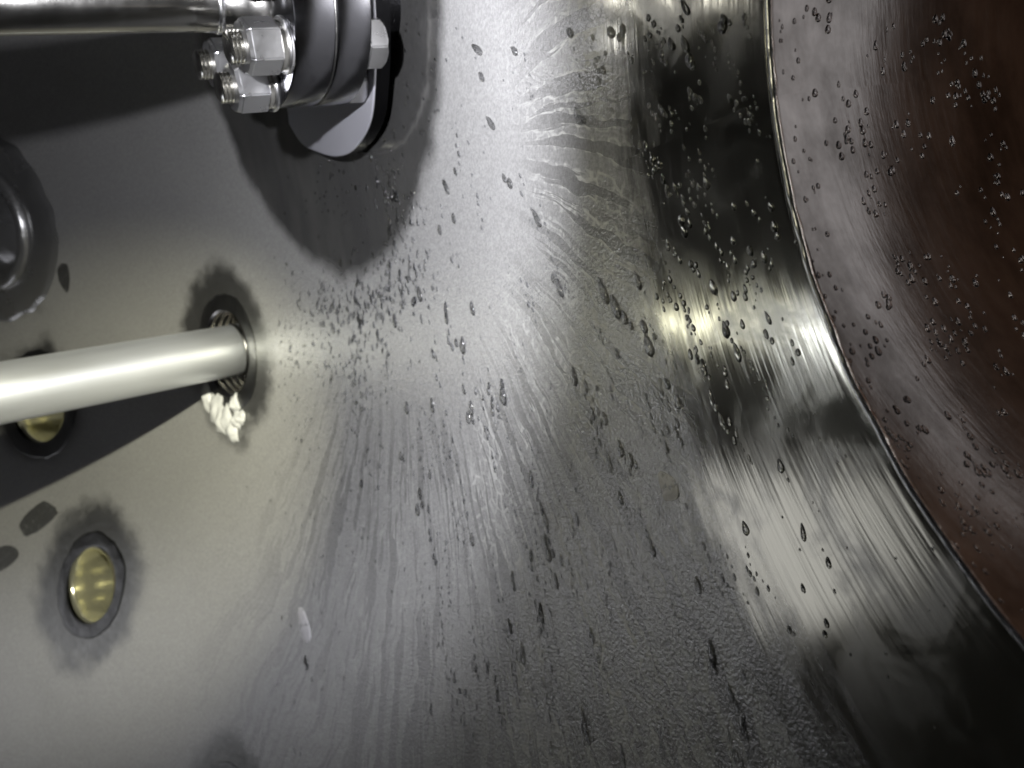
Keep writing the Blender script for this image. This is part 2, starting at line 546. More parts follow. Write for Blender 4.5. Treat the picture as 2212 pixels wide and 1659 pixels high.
# ------------------------------------------------------------------ manway neck, its weld bead, ground outside
def build_neck():
    wl = prof(CU - RM, CV)
    n = 240
    V_, F_ = [], []
    rows = [0.0, -.0006, -.0016, -.003, -.006, -.01, -.016, -.024, -.034, -.048, -.066, -.09]
    for i in range(n):
        t = 2 * pi * i / n
        e = prof(CU + RM * math.cos(t), CV + RM * math.sin(t))
        for j, dz in enumerate(rows):
            rr = NECKR + (0.0 if j else .0004)
            zz = e + dz if j < 5 else (e + dz) * 1.0
            V_.append((rr * math.cos(t) * S, -rr * math.sin(t) * S, -zz * S))
    m_ = len(rows)
    for i in range(n):
        for j in range(m_ - 1):
            i2 = (i + 1) % n
            F_.append((i * m_ + j, i2 * m_ + j, i2 * m_ + j + 1, i * m_ + j + 1))
    root = bpy.data.objects.new("manway_neck", None); COL.objects.link(root)
    root.location = W((CU, CV, 0))
    tag(root, "brushed steel manway neck dotted with water beside the polished collar", "manway")
    me = mesh("neck_wall", V_, F_)
    bm = bmesh.new(); bm.from_mesh(me)
    for f in bm.faces:
        c = f.calc_center_median()
        if f.normal.x * c.x + f.normal.y * c.y > 0: f.normal_flip()
    bm.to_mesh(me); bm.free()
    obj("neck_wall", me, M['neck'], root)
    # weld bead along the rim
    V_, F_ = [], []
    n = 900; k = 8
    for i in range(n):
        t = 2 * pi * i / n
        e = prof(CU + RM * math.cos(t), CV + RM * math.sin(t))
        s = t * RM * 1000
        rad = .00058 * (1 + .22 * nz(s * .35, 0, 0) + .16 * nz(s * 1.3, 3, 0) + .04 * math.sin(s * 1.1 + 4 * nz(s * .2, 9, 0)))
        off = .0003 * nz(s * .12, 7, 0)
        for j in range(k):
            a = 2 * pi * j / k
            rr = RM - .0002 + off + rad * math.cos(a); zz = e + .0002 + rad * 1.0 * math.sin(a)
            V_.append((rr * math.cos(t) * S, -rr * math.sin(t) * S, -zz * S))
    for i in range(n):
        i2 = (i + 1) % n
        for j in range(k):
            j2 = (j + 1) % k
            F_.append((i * k + j, i2 * k + j, i2 * k + j2, i * k + j2))
    me = mesh("weld_bead", V_, F_)
    autosmooth(me, 60)
    o = obj("weld_bead", me, M['bead'], root)
    o['label'] = "bright uneven weld bead along the manway rim"
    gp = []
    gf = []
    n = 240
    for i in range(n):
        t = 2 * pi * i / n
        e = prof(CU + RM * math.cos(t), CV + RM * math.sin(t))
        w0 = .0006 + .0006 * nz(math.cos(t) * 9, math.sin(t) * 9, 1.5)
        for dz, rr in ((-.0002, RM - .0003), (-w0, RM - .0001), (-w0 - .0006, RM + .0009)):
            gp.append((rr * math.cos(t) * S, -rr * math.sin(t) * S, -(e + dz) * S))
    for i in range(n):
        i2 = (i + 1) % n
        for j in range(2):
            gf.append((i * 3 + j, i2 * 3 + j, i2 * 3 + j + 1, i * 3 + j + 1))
    o = obj("gap_shade", mesh("gap_shade", gp, gf), M['shade_black'], root)  # black strip stands in for the shade under the bead
    o['label'] = "dark narrow strip for the shade beside the weld bead"
    me = mesh("ground", [(-1.5, -1.5, 0), (1.5, -1.5, 0), (1.5, 1.5, 0), (-1.5, 1.5, 0)], [(0, 1, 2, 3)], False)
    g = obj("ground", me, M['brown'])
    g.location = W((CU, CV, -.35))
    struct(g, "brown floor outside the manway")
build_neck()

# ------------------------------------------------------------------ flanged centre pipe
def hexprism(af, h, name, chamfer=.12):
    """hex nut/bolt head along +Z from 0 to h"""
    rc = af / math.sqrt(3)
    V_, F_ = [], []
    ri = af / 2 * .96
    N = 24
    zs = [(0, 1), (h * (1 - chamfer), 1)]
    # sides
    bm = bmesh.new()
    b = [bm.verts.new((rc * math.cos(i * pi / 3) * S, rc * math.sin(i * pi / 3) * S, 0)) for i in range(6)]
    t = [bm.verts.new((rc * math.cos(i * pi / 3) * S, rc * math.sin(i * pi / 3) * S, h * (1 - chamfer) * S)) for i in range(6)]
    c = [bm.verts.new((ri * math.cos(i * pi / 12) * S, ri * math.sin(i * pi / 12) * S, h * S)) for i in range(24)]
    bm.faces.new(b[::-1])
    for i in range(6):
        j = (i + 1) % 6
        bm.faces.new((b[i], b[j], t[j], t[i]))
        k0 = i * 4
        bm.faces.new((t[i], t[j], c[(k0 + 4) % 24], c[k0 + 3], c[k0 + 2], c[k0 + 1], c[k0]))
    bm.faces.new(c)
    bmesh.ops.recalc_face_normals(bm, faces=bm.faces)
    ed = [e for e in bm.edges if e.calc_face_angle(0) > .5]
    bmesh.ops.bevel(bm, geom=ed, offset=.00035 * S, segments=2, affect='EDGES')
    me = bpy.data.meshes.new(name); bm.to_mesh(me); bm.free()
    me.polygons.foreach_set('use_smooth', [True] * len(me.polygons))
    autosmooth(me, 30)
    return me
def threaded(r, h, pitch, name):
    pts = [(0.0001, 0)]
    z = 0.0
    pts.append((r, 0))
    while z < h - pitch:
        pts += [(r, z + pitch * .1), (r * .86, z + pitch * .5), (r, z + pitch * .9)]
        z += pitch
    pts += [(r * .86, h - pitch * .2), (r * .74, h), (0.0001, h)]
    return autosmooth(lathe(name, pts, 28), 50)

FW0, FW1 = .0165, .0405     # back and front of the flange pair
FR = .0308
def build_flange():
    root = thing("flanged_pipe", "horizontal steel pipe with a bolted double flange at top left", "pipe", (0, 0, 0), (0, 0, 1))
    mid = FW0 + (FW1 - FW0) * .46
    def disc(r, z0, z1, bev):
        pts = [(.0001, z0), (r - bev, z0), (r - bev * .3, z0 + bev * .3), (r, z0 + bev), (r, z1 - bev), (r - bev * .3, z1 - bev * .3), (r - bev, z1), (.0001, z1)]
        return autosmooth(lathe("flange", pts, 128), 40)
    f1 = obj("flange", disc(FR, FW0, mid - .0002, .0006), M['flange'], root)
    f2 = obj("flange", disc(FR * .995, mid + .0002, FW1, .0008), M['flange'], root)
    gk = obj("gasket", lathe("gasket", [(.0001, mid - .0003), (FR * .985, mid - .0003), (FR * .985, mid + .0003), (.0001, mid + .0003)], 96), M['weldring'], root)
    # pipe with welding neck
    pts = [(.0150, FW1 - .0005), (.0148, FW1 + .002), (.0118, FW1 + .006), (.0090, FW1 + .010), (.0082, FW1 + .013), (.0080, FW1 + .02)]
    nk = obj("welding_neck", autosmooth(lathe("welding_neck", pts, 72), 60), M['pipe'], root)
    pts = [(.0079, FW1 + .014), (.0079, FW1 + .30)]
    pp = obj("pipe", lathe("pipe", pts, 72), M['pipe'], root)
    tb = lathe("weld", [(.0081 + .0006 * math.sin(x), FW1 + .0125 + .0012 * math.cos(x)) for x in np.linspace(0, 2 * pi, 10)], 72,
               wob=lambda r, z, t, j: (r + .0002 * nz(t * 9, j, 0), z + .0003 * nz(t * 5, 2, 0)))
    obj("weld", tb, M['bead'], root)
    # stub behind the flange down to the wall
    obj("stub", lathe("stub", [(.0125, -.004), (.0125, FW0 + .0004)], 64), M['pipe'], root)
    nut = hexprism(.0138, .0098, "nut")
    head = hexprism(.0138, .0062, "bolt_head")
    wsh = autosmooth(lathe("washer", [(.0046, 0), (.0078, 0), (.0080, .0003), (.0080, .0010), (.0078, .0013), (.0046, .0013)], 40, closed=True), 40)
    spr = autosmooth(lathe("spring_washer", [(.0046, 0), (.0070, 0), (.0070, .0016), (.0046, .0016)], 40, closed=True), 40)
    stud = threaded(.0046, .0072, .0011, "bolt")
    rb = .0236
    for i, ad in enumerate((-51.0, -102.4, -153.8, 0.4, 51.9, 103.3, 154.7)):
        a = math.radians(ad)
        x, y = rb * math.cos(a) * S, rb * math.sin(a) * S
        tw = [.25, .42, .1, .3, .55, .2, .6, .0][i]
        bo = obj("bolt", stud, M['bolt'], root)
        bz = FW1 + .0029 + .0085 - .0016
        bo.location = (x, y, bz * S)
        def put(me, name, z, rot, mat, flip=0.0):
            o = obj(name, me, mat, bo)
            o.location = (0, 0, (z - bz) * S); o.rotation_euler = (flip, 0, rot)
            return o
        put(wsh, "washer", FW1, 0, M['nut'])
        put(spr, "spring_washer", FW1 + .0013, 0, M['bolt'])
        put(nut, "nut", FW1 + .0029, tw, M['nut'])
        put(head, "bolt_head", FW0, tw + .3, M['nut'], pi)
    return root
build_flange()

def extrude_poly(name, pts, w0, w1, bev):
    """outline in (u, v) extruded from w0 to w1, local frame at (0,0,0) with Z=w"""
    bm = bmesh.new()
    vs_ = [bm.verts.new((p[0] * S, p[1] * S, w0 * S)) for p in pts]
    f = bm.faces.new(vs_)
    r = bmesh.ops.extrude_face_region(bm, geom=[f])
    bmesh.ops.translate(bm, verts=[v for v in r['geom'] if isinstance(v, bmesh.types.BMVert)], vec=(0, 0, (w1 - w0) * S))
    bmesh.ops.recalc_face_normals(bm, faces=bm.faces)
    ed = [e for e in bm.edges if len(e.link_faces) == 2 and e.calc_face_angle(0) > 1.0]
    bmesh.ops.bevel(bm, geom=ed, offset=bev * S, segments=2, affect='EDGES')
    me = bpy.data.meshes.new(name); bm.to_mesh(me); bm.free()
    me.polygons.foreach_set('use_smooth', [True] * len(me.polygons))
    return autosmooth(me, 30)
def catmull(pts, n=8, closed=False):
    out = []
    L = len(pts)
    for i in range(L if closed else L - 1):
        p0, p1, p2, p3 = [np.array(pts[(i + k) % L] if closed else pts[min(max(i + k, 0), L - 1)]) for k in (-1, 0, 1, 2)]
        for s in range(n):
            t = s / n
            out.append(.5 * ((2 * p1) + (-p0 + p2) * t + (2 * p0 - 5 * p1 + 4 * p2 - p3) * t * t + (-p0 + 3 * p1 - 3 * p2 + p3) * t**3))
    if not closed: out.append(np.array(pts[-1]))
    return out
def build_plate():
    low = [(.0225, .010), (.0208, .0001), (.0168, -.0091), (.0115, -.0183), (.0046, -.0275), (-.0040, -.0360), (-.0150, -.0400), (-.0290, -.0412), (-.0436, -.0387), (-.0590, -.0330), (-.0742, -.0256), (-.0830, -.0150)]
    pts = catmull(low, 6) + [np.array((-.070, .012)), np.array((-.030, .030)), np.array((.012, .026))]
    root = thing("backing_plate", "polished rounded steel plate behind the bolted flange, half in shadow", "plate", (0, 0, 0), (0, 0, 1))
    obj("face_plate", extrude_poly("face_plate", pts, .0094, .0102, .0002), M['plate'], root)
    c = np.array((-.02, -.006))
    obj("edge_block", extrude_poly("edge_block", [c + (p - c) * .985 for p in pts], .0042, .0093, .0003), M['shade_black'], root)  # black colour stands in for dark reflections on the polished edge
    obj("boss", lathe("boss", [(.018, -.006), (.018, .0044)], 64), M['shade_black'], root)
    return root
build_plate()

# ------------------------------------------------------------------ ports
def ragged_ring(q, r0, r1, h, seed, rag=.10, name="weld_ring"):
    """low weld/grind ring that follows the wall, in the port's frame"""
    mw = frame((q.u, q.v, prof(q.u, q.v)), norm_at(q.u, q.v)).inverted()
    V_, F_ = [], []
    n, k = 120, 14
    for i in range(n):
        t = 2 * pi * i / n
        ro = r1 * (1 + rag * nz(math.cos(t) * 1.6, math.sin(t) * 1.6, seed) + rag * .5 * nz(math.cos(t) * 6, math.sin(t) * 6, seed + 5))
        for j in range(k):
            s = j / (k - 1)
            rr = r0 + (ro - r0) * s
            a, b = q.u + rr * math.cos(t), q.v + rr * math.sin(t)
            hh = h * (math.sin(pi * min(1, s * 1.0) ** .7)) ** .6 if 0 < s < 1 else (0 if s == 0 else 0)
            hh += .0004 + .0005 * nz(a * 90, b * 90, seed) * math.sin(pi * s) - (.0009 if s == 1 else 0)
            wv = prof(a, b) + hh
            V_.append(mw @ W((a, b, wv)))
    for i in range(n):
        i2 = (i + 1) % n
        for j in range(k - 1):
            F_.append((i * k + j, i * k + j + 1, i2 * k + j + 1, i2 * k + j))
    me = mesh(name, V_, F_)
    bm = bmesh.new(); bm.from_mesh(me)
    for f in bm.faces:
        if f.normal.z < 0: f.normal_flip()
    bm.to_mesh(me); bm.free()
    return me
def bore(q, depth, thread=False, name="bore"):
    r = q.hole
    pts = []
    if thread:
        z = .0012; p = .0042
        pts.append((r * 1.02, z))
        while z > -depth:
            pts += [(r * .97, z - p * .15), (r * .94, z - p * .35), (r * .94, z - p * .5), (r * 1.02, z - p * .85), (r * 1.02, z - p)]
            z -= p
    else:
        pts = [(r * 1.06, .0009), (r * 1.0, .0003), (r * .975, -.0012), (r * .97, -depth * .5), (r * .97, -depth)]
    me = lathe(name, pts, 72)
    bm = bmesh.new(); bm.from_mesh(me)
    for f in bm.faces:
        c = f.calc_center_median()
        if f.normal.x * c.x + f.normal.y * c.y > 0: f.normal_flip()
    bm.to_mesh(me); bm.free()
    return me
def disc_cap(r, z, name):
    V_ = [(0, 0, z * S)] + [(r * S * math.cos(2 * pi * i / 48), r * S * math.sin(2 * pi * i / 48), z * S) for i in range(48)]
    return mesh(name, V_, [(0, i + 1, (i + 1) % 48 + 1) for i in range(48)])
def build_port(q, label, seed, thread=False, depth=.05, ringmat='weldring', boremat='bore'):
    root = thing("threaded_port" if thread else "open_port", label, "port", (q.u, q.v, prof(q.u, q.v)))
    obj("weld_ring", ragged_ring(q, q.hole * 1.0, q.hole * 1.40, .0003, seed, .05), M[ringmat], root)
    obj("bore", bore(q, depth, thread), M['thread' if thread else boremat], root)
    obj("end_plug", disc_cap(q.hole * .98, -depth * .98, "end_plug"), M['pipe'], root)
    return root
build_port(p_rod, "threaded port in the steel wall that the pale tube passes through", 1.0, True, .035)
build_port(p_open, "open port with bright gold-lit bore and dark ground ring, lower left", 2.0)
build_port(p_back, "port half hidden behind the pale tube, gold-lit bore below it", 3.0)
build_port(p_low, "port cut off by the bottom edge, only its dark ring shows", 4.0)

def build_big():
    q = p_big
    root = thing("nozzle", "large polished ringed nozzle cut off by the left edge", "nozzle", (q.u, q.v, prof(q.u, q.v)))
    obj("weld_ring", ragged_ring(q, q.hole * 1.15, q.ring * 1.1, .004, 8.0, .07), M['bigring'], root)
    pts = [(q.hole * 1.22, -.001), (q.hole * 1.20, .006), (q.hole * 1.12, .0085), (q.hole * 1.02, .007), (q.hole * .98, .002), (q.hole * .96, -.05)]
    me = lathe("lip", pts, 96, wob=lambda r, z, t, j: (r * (1 + .01 * nz(3 * math.cos(t), 3 * math.sin(t), 2)), z + .001 * nz(4 * math.cos(t), 4 * math.sin(t), j * .3)))
    autosmooth(me, 80)
    obj("lip", me, M['bigring'], root)
    obj("end_plug", lathe("end_plug", [(q.hole * .97, -.012), (q.hole * .8, -.004), (q.hole * .55, .003), (q.hole * .25, .006), (.0001, .007)], 64, wob=lambda r, z, t, j: (r, z + .0014 * nz(2 * math.cos(t), 2 * math.sin(t), j * .7))), M['bigring'], root)
build_big()

# ------------------------------------------------------------------ tube through the threaded port
RDIR = np.array([0.2118, 0.0528, 0.9757])
def build_rod():
    p0 = np.array([p_rod.u, p_rod.v, prof(p_rod.u, p_rod.v)])
    p0 = p0 + np.array([.004, .001, 0])
    root = thing("metal_tube", "thick pale metal tube sticking out of the threaded port at left", "tube", p0, RDIR)
    r = .0143
    pts = [(.0001, -.034), (r * .96, -.034), (r, -.0332), (r, .52), (r * .97, .523), (r * .8, .523)]
    obj("tube_wall", autosmooth(lathe("tube_wall", pts, 96), 50), M['rod'], root)
    col = [(r * 1.01, -.006), (r * 1.05, -.0055), (r * 1.05, -.0035), (r * 1.01, -.003)]
    obj("seal_ring", autosmooth(lathe("seal_ring", col, 72), 50), M['dark'], root)
build_rod()

# ------------------------------------------------------------------ loose white tape under the tube
def build_tape():
    c = on_wall(492, 898)
    base = np.array([c[0], c[1], prof(c[0], c[1]) + .002])
    root = thing("seal_tape", "crumpled white sealing tape hanging below the tube in its port", "tape", base, norm_at(c[0], c[1]))
    sh = [((452, 858), (.006, .011), .2), ((470, 880), (.008, .012), -.3), ((495, 905), (.007, .010), .5), ((515, 905), (.006, .006), 1.0),
          ((505, 930), (.007, .009), .1), ((525, 900), (.0045, .004), .7), ((480, 905), (.006, .010), -.1), ((512, 870), (.004, .006), .3)]
    inv = root.matrix_world.inverted()
    for i, ((px, py), (a, b), rot) in enumerate(sh):
        u0, v0, _ = on_wall(px, py)
        V_, F_ = [], []
        n1, n2 = 15, 15
        for j in range(n1):
            for kx in range(n2):
                s, t = j / (n1 - 1) * 2 - 1, kx / (n2 - 1) * 2 - 1
                q = .75 + .25 * nz(s * 1.4, t * 1.4, i * 3.1)
                x = a * s * q; y = b * t * q
                xx = x * math.cos(rot) - y * math.sin(rot); yy = x * math.sin(rot) + y * math.cos(rot)
                lift = .0010 + .0030 * max(0, 1 - s * s) * max(0, 1 - t * t) + .0012 * nz(s * 1.4 + i, t * 1.4, 4.0)
                edge = max(abs(s), abs(t))
                if edge > .99: lift = .0004
                V_.append(inv @ W((u0 + xx, v0 + yy, prof(u0 + xx, v0 + yy) + max(lift, .0003))))
        for j in range(n1 - 1):
            for kx in range(n2 - 1):
                F_.append((j * n2 + kx, j * n2 + kx + 1, (j + 1) * n2 + kx + 1, (j + 1) * n2 + kx))
        me = mesh("fold", V_, F_)
        autosmooth(me, 120)
        obj("fold", me, M['tape'], root)
build_tape()

# ------------------------------------------------------------------ thin marks that lie on the wall
def patch(name, pix, mat, lift, label, cat, seed=0, bulge=0.0, group=None):
    """an irregular thin patch whose outline is given as points on the wall"""
    uv = [np.array(on_wall(*p)[:2]) for p in pix]
    out = catmull(uv, 6, True)
    c = sum(out) / len(out)
    base = np.array([c[0], c[1], prof(c[0], c[1])])
    mw = frame(base, norm_at(c[0], c[1])); inv = mw.inverted()
    V_, F_ = [], []
    rings = [1.0, .97, .9, .75, .5, .25]
    n = len(out)
    for j, s in enumerate(rings):
        for i, p in enumerate(out):
            jag = 1 + .10 * nz(p[0] * 260, p[1] * 260, seed)
            q = c + (p - c) * s * jag
            h = -.0002 if j == 0 else lift + bulge * (1 - s * s) * (1 + .6 * nz(q[0] * 400, q[1] * 400, seed))
            V_.append(inv @ W((q[0], q[1], prof(q[0], q[1]) + h)))
    V_.append(inv @ W((c[0], c[1], prof(c[0], c[1]) + lift + bulge)))
    for j in range(len(rings) - 1):
        for i in range(n):
            i2 = (i + 1) % n
            F_.append((j * n + i, j * n + i2, (j + 1) * n + i2, (j + 1) * n + i))
    j = len(rings) - 1
    for i in range(n): F_.append((j * n + i, j * n + (i + 1) % n, len(V_) - 1))
    me = mesh(name, V_, F_)
    bm = bmesh.new(); bm.from_mesh(me)
    for f in bm.faces:
        if f.normal.z < 0: f.normal_flip()
    bm.to_mesh(me); bm.free()
    o = obj(name, me, mat)
    o.matrix_world = mw
    tag(o, label, cat, group)
    return o
patch("dark_mark", [(44, 1128), (78, 1090), (98, 1082), (122, 1100), (118, 1118), (60, 1158)], M['scuff'], .0003, "dark five-sided scuff on the wall above the gold-lit open port", "scuff", 1)
patch("dark_mark", [(-12, 1195), (8, 1178), (34, 1182), (38, 1205), (5, 1232), (-14, 1228)], M['scuff'], .0003, "dark scuff touching the left edge, beside the open port", "scuff", 2)
patch("dark_mark", [(124, 584), (136, 568), (149, 580), (150, 615), (146, 632), (130, 612)], M['scuff'], .0003, "small dark leaf-shaped mark right of the large nozzle", "scuff", 3)  # dark leaf-shaped patch laid on the wall
patch("residue_smear", [(644, 1312), (656, 1318), (668, 1350), (672, 1380), (664, 1392), (652, 1370), (645, 1340)], M['smear'], .0003, "pale elongated residue smear on the lower wall", "smear", 4, .0006)
patch("residue_smear", [(1425, 1020), (1455, 1030), (1468, 1060), (1462, 1078), (1440, 1082), (1428, 1055)], M['smear'], .0002, "pale square-edged residue smear beside the polished collar", "smear", 5, .0004)

# ------------------------------------------------------------------ water droplets
def drop_mesh(name, seed, elong=1.5, taper=.25, h=.34):
    """unit droplet: half width 1, along +Y flow; the drop is heavier at its lower (+Y) end"""
    n, k = 18, 7
    V_, F_ = [], []
    for j in range(k):
        s = math.cos(j / (k) * pi / 2) if j else 1.0
        for i in range(n):
            t = 2 * pi * i / n
            x, y = math.cos(t), math.sin(t)
            w_ = 1 - taper * (1 - (y + 1) / 2) ** 1.2
            wob = 1 + .10 * nz(x * 1.3, y * 1.3, seed) + .05 * nz(x * 3.1, y * 3.1, seed + 3)
            X = x * w_ * wob * s; Y = y * elong * wob * s
            yy = Y / elong
            z = 1.25 * h * (max(0.0, 1 - s * s)) ** .5 * (1 + .35 * yy) if j else -.03
            V_.append((X, Y + .06 * elong * (1 - s), z))
    V_.append((0, .06 * elong, 1.25 * h * 1.02))
    for j in range(k - 1):
        for i in range(n):
            i2 = (i + 1) % n
            F_.append((j * n + i, j * n + i2, (j + 1) * n + i2, (j + 1) * n + i))
    for i in range(n): F_.append(((k - 1) * n + i, (k - 1) * n + (i + 1) % n, len(V_) - 1))
    return mesh(name, V_, F_)
DM = [drop_mesh("water_droplet", 1, 1.15, .08, .42), drop_mesh("water_droplet", 5, 1.45, .2, .40), drop_mesh("water_droplet", 9, 1.8, .3, .42),
      drop_mesh("water_droplet", 14, 2.4, .45, .42), drop_mesh("water_droplet", 23, 1.6, .5, .46), drop_mesh("water_droplet", 31, 1.25, .0, .36)]
for me in DM: me.materials.append(M['water'])
DN = [me.copy() for me in DM]
for me in DN: me.materials[0] = M['mist']

drops = []        # (size on picture, matrix, mesh index, zone)
def add_drop(px, py, size, kind=None, zone=None, rot=None):
    """size: half width in picture px (2212 wide photograph)"""
    U, V, t = on_wall(px, py)
    if any(math.hypot(U - q.u, V - q.v) < q.hole * 1.02 for q in PORTS): return
    rho = math.hypot(U - CU, V - CV)
    if rho < RM + .001: return
    n = norm_at(U, V)
    dx, dy = U - FAN[0], V - FAN[1]
    a = math.atan2(dx, -dy) * (.45 if rho > RM + BAND else .30)
    if rot is not None: a = rot
    a += random.gauss(0, .08)
    flow = np.array([math.sin(a), -math.cos(a), 0.0])
    half = size / 1600 * t
    mw = frame((U, V, prof(U, V)), n, flow)
    s = half * S
    k = kind if kind is not None else random.choice((0, 1, 1, 2, 2, 4, 5))
    sx = s * random.uniform(.9, 1.1)
    mw = mw @ Matrix.Diagonal((sx, s, s * random.uniform(.8, 1.15), 1))
    drops.append((size, mw, k, zone or ('collar' if rho < RM + BAND else 'wall')))
def add_neck_drop(px, py, size, kind=None):
    p, t = on_neck(px, py)
    e = prof(CU + RM * (p[0] - CU) / NECKR, CV + RM * (p[1] - CV) / NECKR)
    if p[2] > e - .0016 or p[2] < e - .085: return
    n = np.array([CU - p[0], CV - p[1], 0]); n /= np.linalg.norm(n)
    flow = -CUP
    mw = frame(p, n, flow)
    s = size / 1600 * t * S
    mw = mw @ Matrix.Diagonal((s, s, s * 1.15, 1))
    drops.append((size, mw, kind if kind is not None else random.choice((0, 0, 5, 1)), 'neck'))

# droplets that can be told apart in the photograph
BIG = [(1303, 628, 12, 3), (1330, 662, 14, 2), (1350, 686, 10, 1), (1363, 702, 7, 0), (1390, 706, 10, 1), (1402, 745, 13, 4), (1413, 727, 6, 0), (1087, 855, 12, 1),
       (1085, 828, 8, 0), (1240, 812, 10, 2), (1266, 845, 5, 0), (1307, 903, 9, 1), (1339, 968, 9, 2), (1315, 997, 8, 3), (1363, 992, 9, 1), (1374, 1003, 6, 1), (1361, 1020, 5, 1),
       (1334, 763, 7, 1), (1297, 714, 5, 0), (1148, 1033, 9, 2), (1172, 1100, 7, 2), (1180, 1122, 8, 2), (1178, 1165, 8, 1), (1184, 1193, 9, 2), (1195, 1195, 6, 1),
       (1202, 1255, 8, 2), (1170, 1325, 9, 2), (1167, 1310, 6, 1), (1110, 1265, 7, 1), (1108, 1245, 6, 2), (1100, 1352, 8, 2), (1129, 1412, 8, 3), (1212, 1208, 6, 2),
       (1410, 1185, 8, 2), (1340, 1075, 7, 2), (1247, 1120, 7, 2), (1290, 838, 5, 0), (1440, 827, 8, 1), (1465, 867, 8, 2), (1441, 928, 6, 1), (1440, 965, 7, 2), (1508, 1262, 9, 2),
       (1537, 1410, 11, 3), (1542, 1440, 8, 2), (1578, 1495, 9, 2), (1592, 1525, 7, 1), (1604, 1565, 9, 2), (1614, 1590, 6, 1), (1261, 1555, 10, 3), (1270, 1590, 8, 2), (1345, 1635, 9, 3),
       (1210, 620, 11, 2), (1195, 600, 7, 1), (1160, 470, 9, 3), (1377, 605, 8, 3), (1018, 880, 8, 2), (1000, 745, 9, 2), (985, 740, 6, 1), (933, 875, 8, 2), (880, 880, 8, 1),
       (1250, 250, 11, 2), (1262, 258, 6, 1), (1110, 108, 8, 4), (1308, 115, 5, 0), (1302, 150, 7, 1), (1320, 68, 9, 1), (1232, 70, 9, 1), (1345, 62, 8, 5), (1338, 80, 7, 5),
       (1040, 165, 8, 1), (1030, 105, 9, 3), (1060, 265, 8, 3), (965, 405, 8, 2), (960, 395, 6, 0), (983, 370, 6, 1), (1090, 385, 6, 2), (1102, 395, 8, 1), (950, 495, 7, 1), (980, 470, 7, 1),
       (907, 635, 10, 1), (895, 650, 7, 0), (852, 692, 9, 1), (1480, 15, 8, 3), (1463, 60, 6, 1), (1450, 95, 8, 2), (1480, 95, 10, 2), (1490, 130, 11, 5), (1495, 140, 8, 0), (1560, 55, 11, 5),
       (1563, 40, 8, 1), (1575, 48, 6, 0), (1520, 75, 6, 1), (1540, 65, 5, 0), (1410, 345, 8, 5), (1425, 355, 7, 0), (1412, 368, 6, 0), (1400, 380, 5, 0), (1525, 395, 8, 4), (1468, 400, 5, 0),
       (1500, 210, 7, 0), (1512, 215, 6, 1), (1450, 245, 5, 0), (1430, 240, 6, 0), (1575, 210, 6, 1), (1590, 220, 5, 0), (1585, 445, 6, 1), (1582, 520, 6, 1), (1580, 545, 5, 0), (1588, 560, 5, 2),
       (1472, 475, 9, 5), (1477, 500, 8, 4), (1492, 570, 6, 0), (1498, 582, 5, 0), (1620, 540, 8, 5), (1628, 570, 7, 0), (1665, 445, 7, 1), (1672, 490, 8, 1), (1680, 510, 7, 0), (1650, 555, 7, 2),
       (1540, 620, 9, 2), (1585, 640, 7, 1), (1658, 685, 6, 3), (1568, 712, 10, 4), (1592, 760, 8, 3), (1610, 640, 6, 1), (1519, 795, 7, 3), (1536, 860, 7, 3), (1545, 878, 7, 1), (1558, 905, 6, 3),
       (1566, 800, 6, 2), (1570, 830, 6, 2), (1685, 1005, 8, 4), (1610, 1140, 8, 4), (1705, 1360, 6, 0), (1785, 1345, 6, 1), (1782, 1370, 6, 0), (1735, 1270, 5, 2), (1790, 1215, 6, 2), (1735, 1150, 7, 3),
       (907, 1065, 8, 1), (903, 1100, 8, 1), (912, 1090, 6, 0), (1020, 1165, 7, 2), (1002, 840, 6, 2), (1012, 900, 8, 1), (1022, 905, 6, 2), (780, 1043, 6, 1), (965, 680, 7, 3), (1020, 665, 8, 2),
       (660, 1425, 6, 1), (663, 1440, 5, 0), (1145, 1660, 7, 2), (1190, 1612, 7, 2), (1020, 1590, 5, 2), (930, 1530, 5, 3), (1005, 1495, 5, 2), (866, 985, 6, 1), (928, 1025, 6, 1)]
for b in BIG: add_drop(b[0] + random.uniform(-1, 1), b[1] + random.uniform(-1, 1), b[2] * 1.25, b[3])

def scatter(n, fx, fy, size, kinds=None, zone=None):
    for _ in range(n):
        add_drop(fx(), fy(), size(), random.choice(kinds) if kinds else None, zone)
U_, G_ = random.uniform, random.gauss
# dense sheets of small droplets below the plate and right of the tube
def cluster(n, cx, cy, sx, sy, lo, hi, shear=0.0):
    for _ in range(n):
        y = G_(0, 1)
        add_drop(cx + G_(0, sx) + shear * y * sy, cy + y * sy, U_(lo, hi) * U_(.7, 1))
cluster(190, 770, 660, 55, 45, 2.5, 6.5)
cluster(120, 870, 590, 38, 42, 3, 7.5)
cluster(150, 772, 800, 16, 95, 2.2, 5.0)
cluster(70, 700, 690, 40, 60, 2.2, 5)
cluster(60, 630, 740, 30, 80, 2, 4.5)
cluster(110, 850, 440, 28, 62, 3, 7.5, .15)
cluster(60, 880, 240, 55, 110, 2.5, 5.5)
cluster(50, 730, 430, 30, 50, 1.8, 3.5)
cluster(40, 720, 790, 12, 60, 2, 5)
cluster(40, 830, 760, 12, 60, 2, 5)
cluster(60, 690, 1000, 60, 110, 1.8, 3.4)
cluster(70, 830, 1000, 60, 130, 2, 4.4)
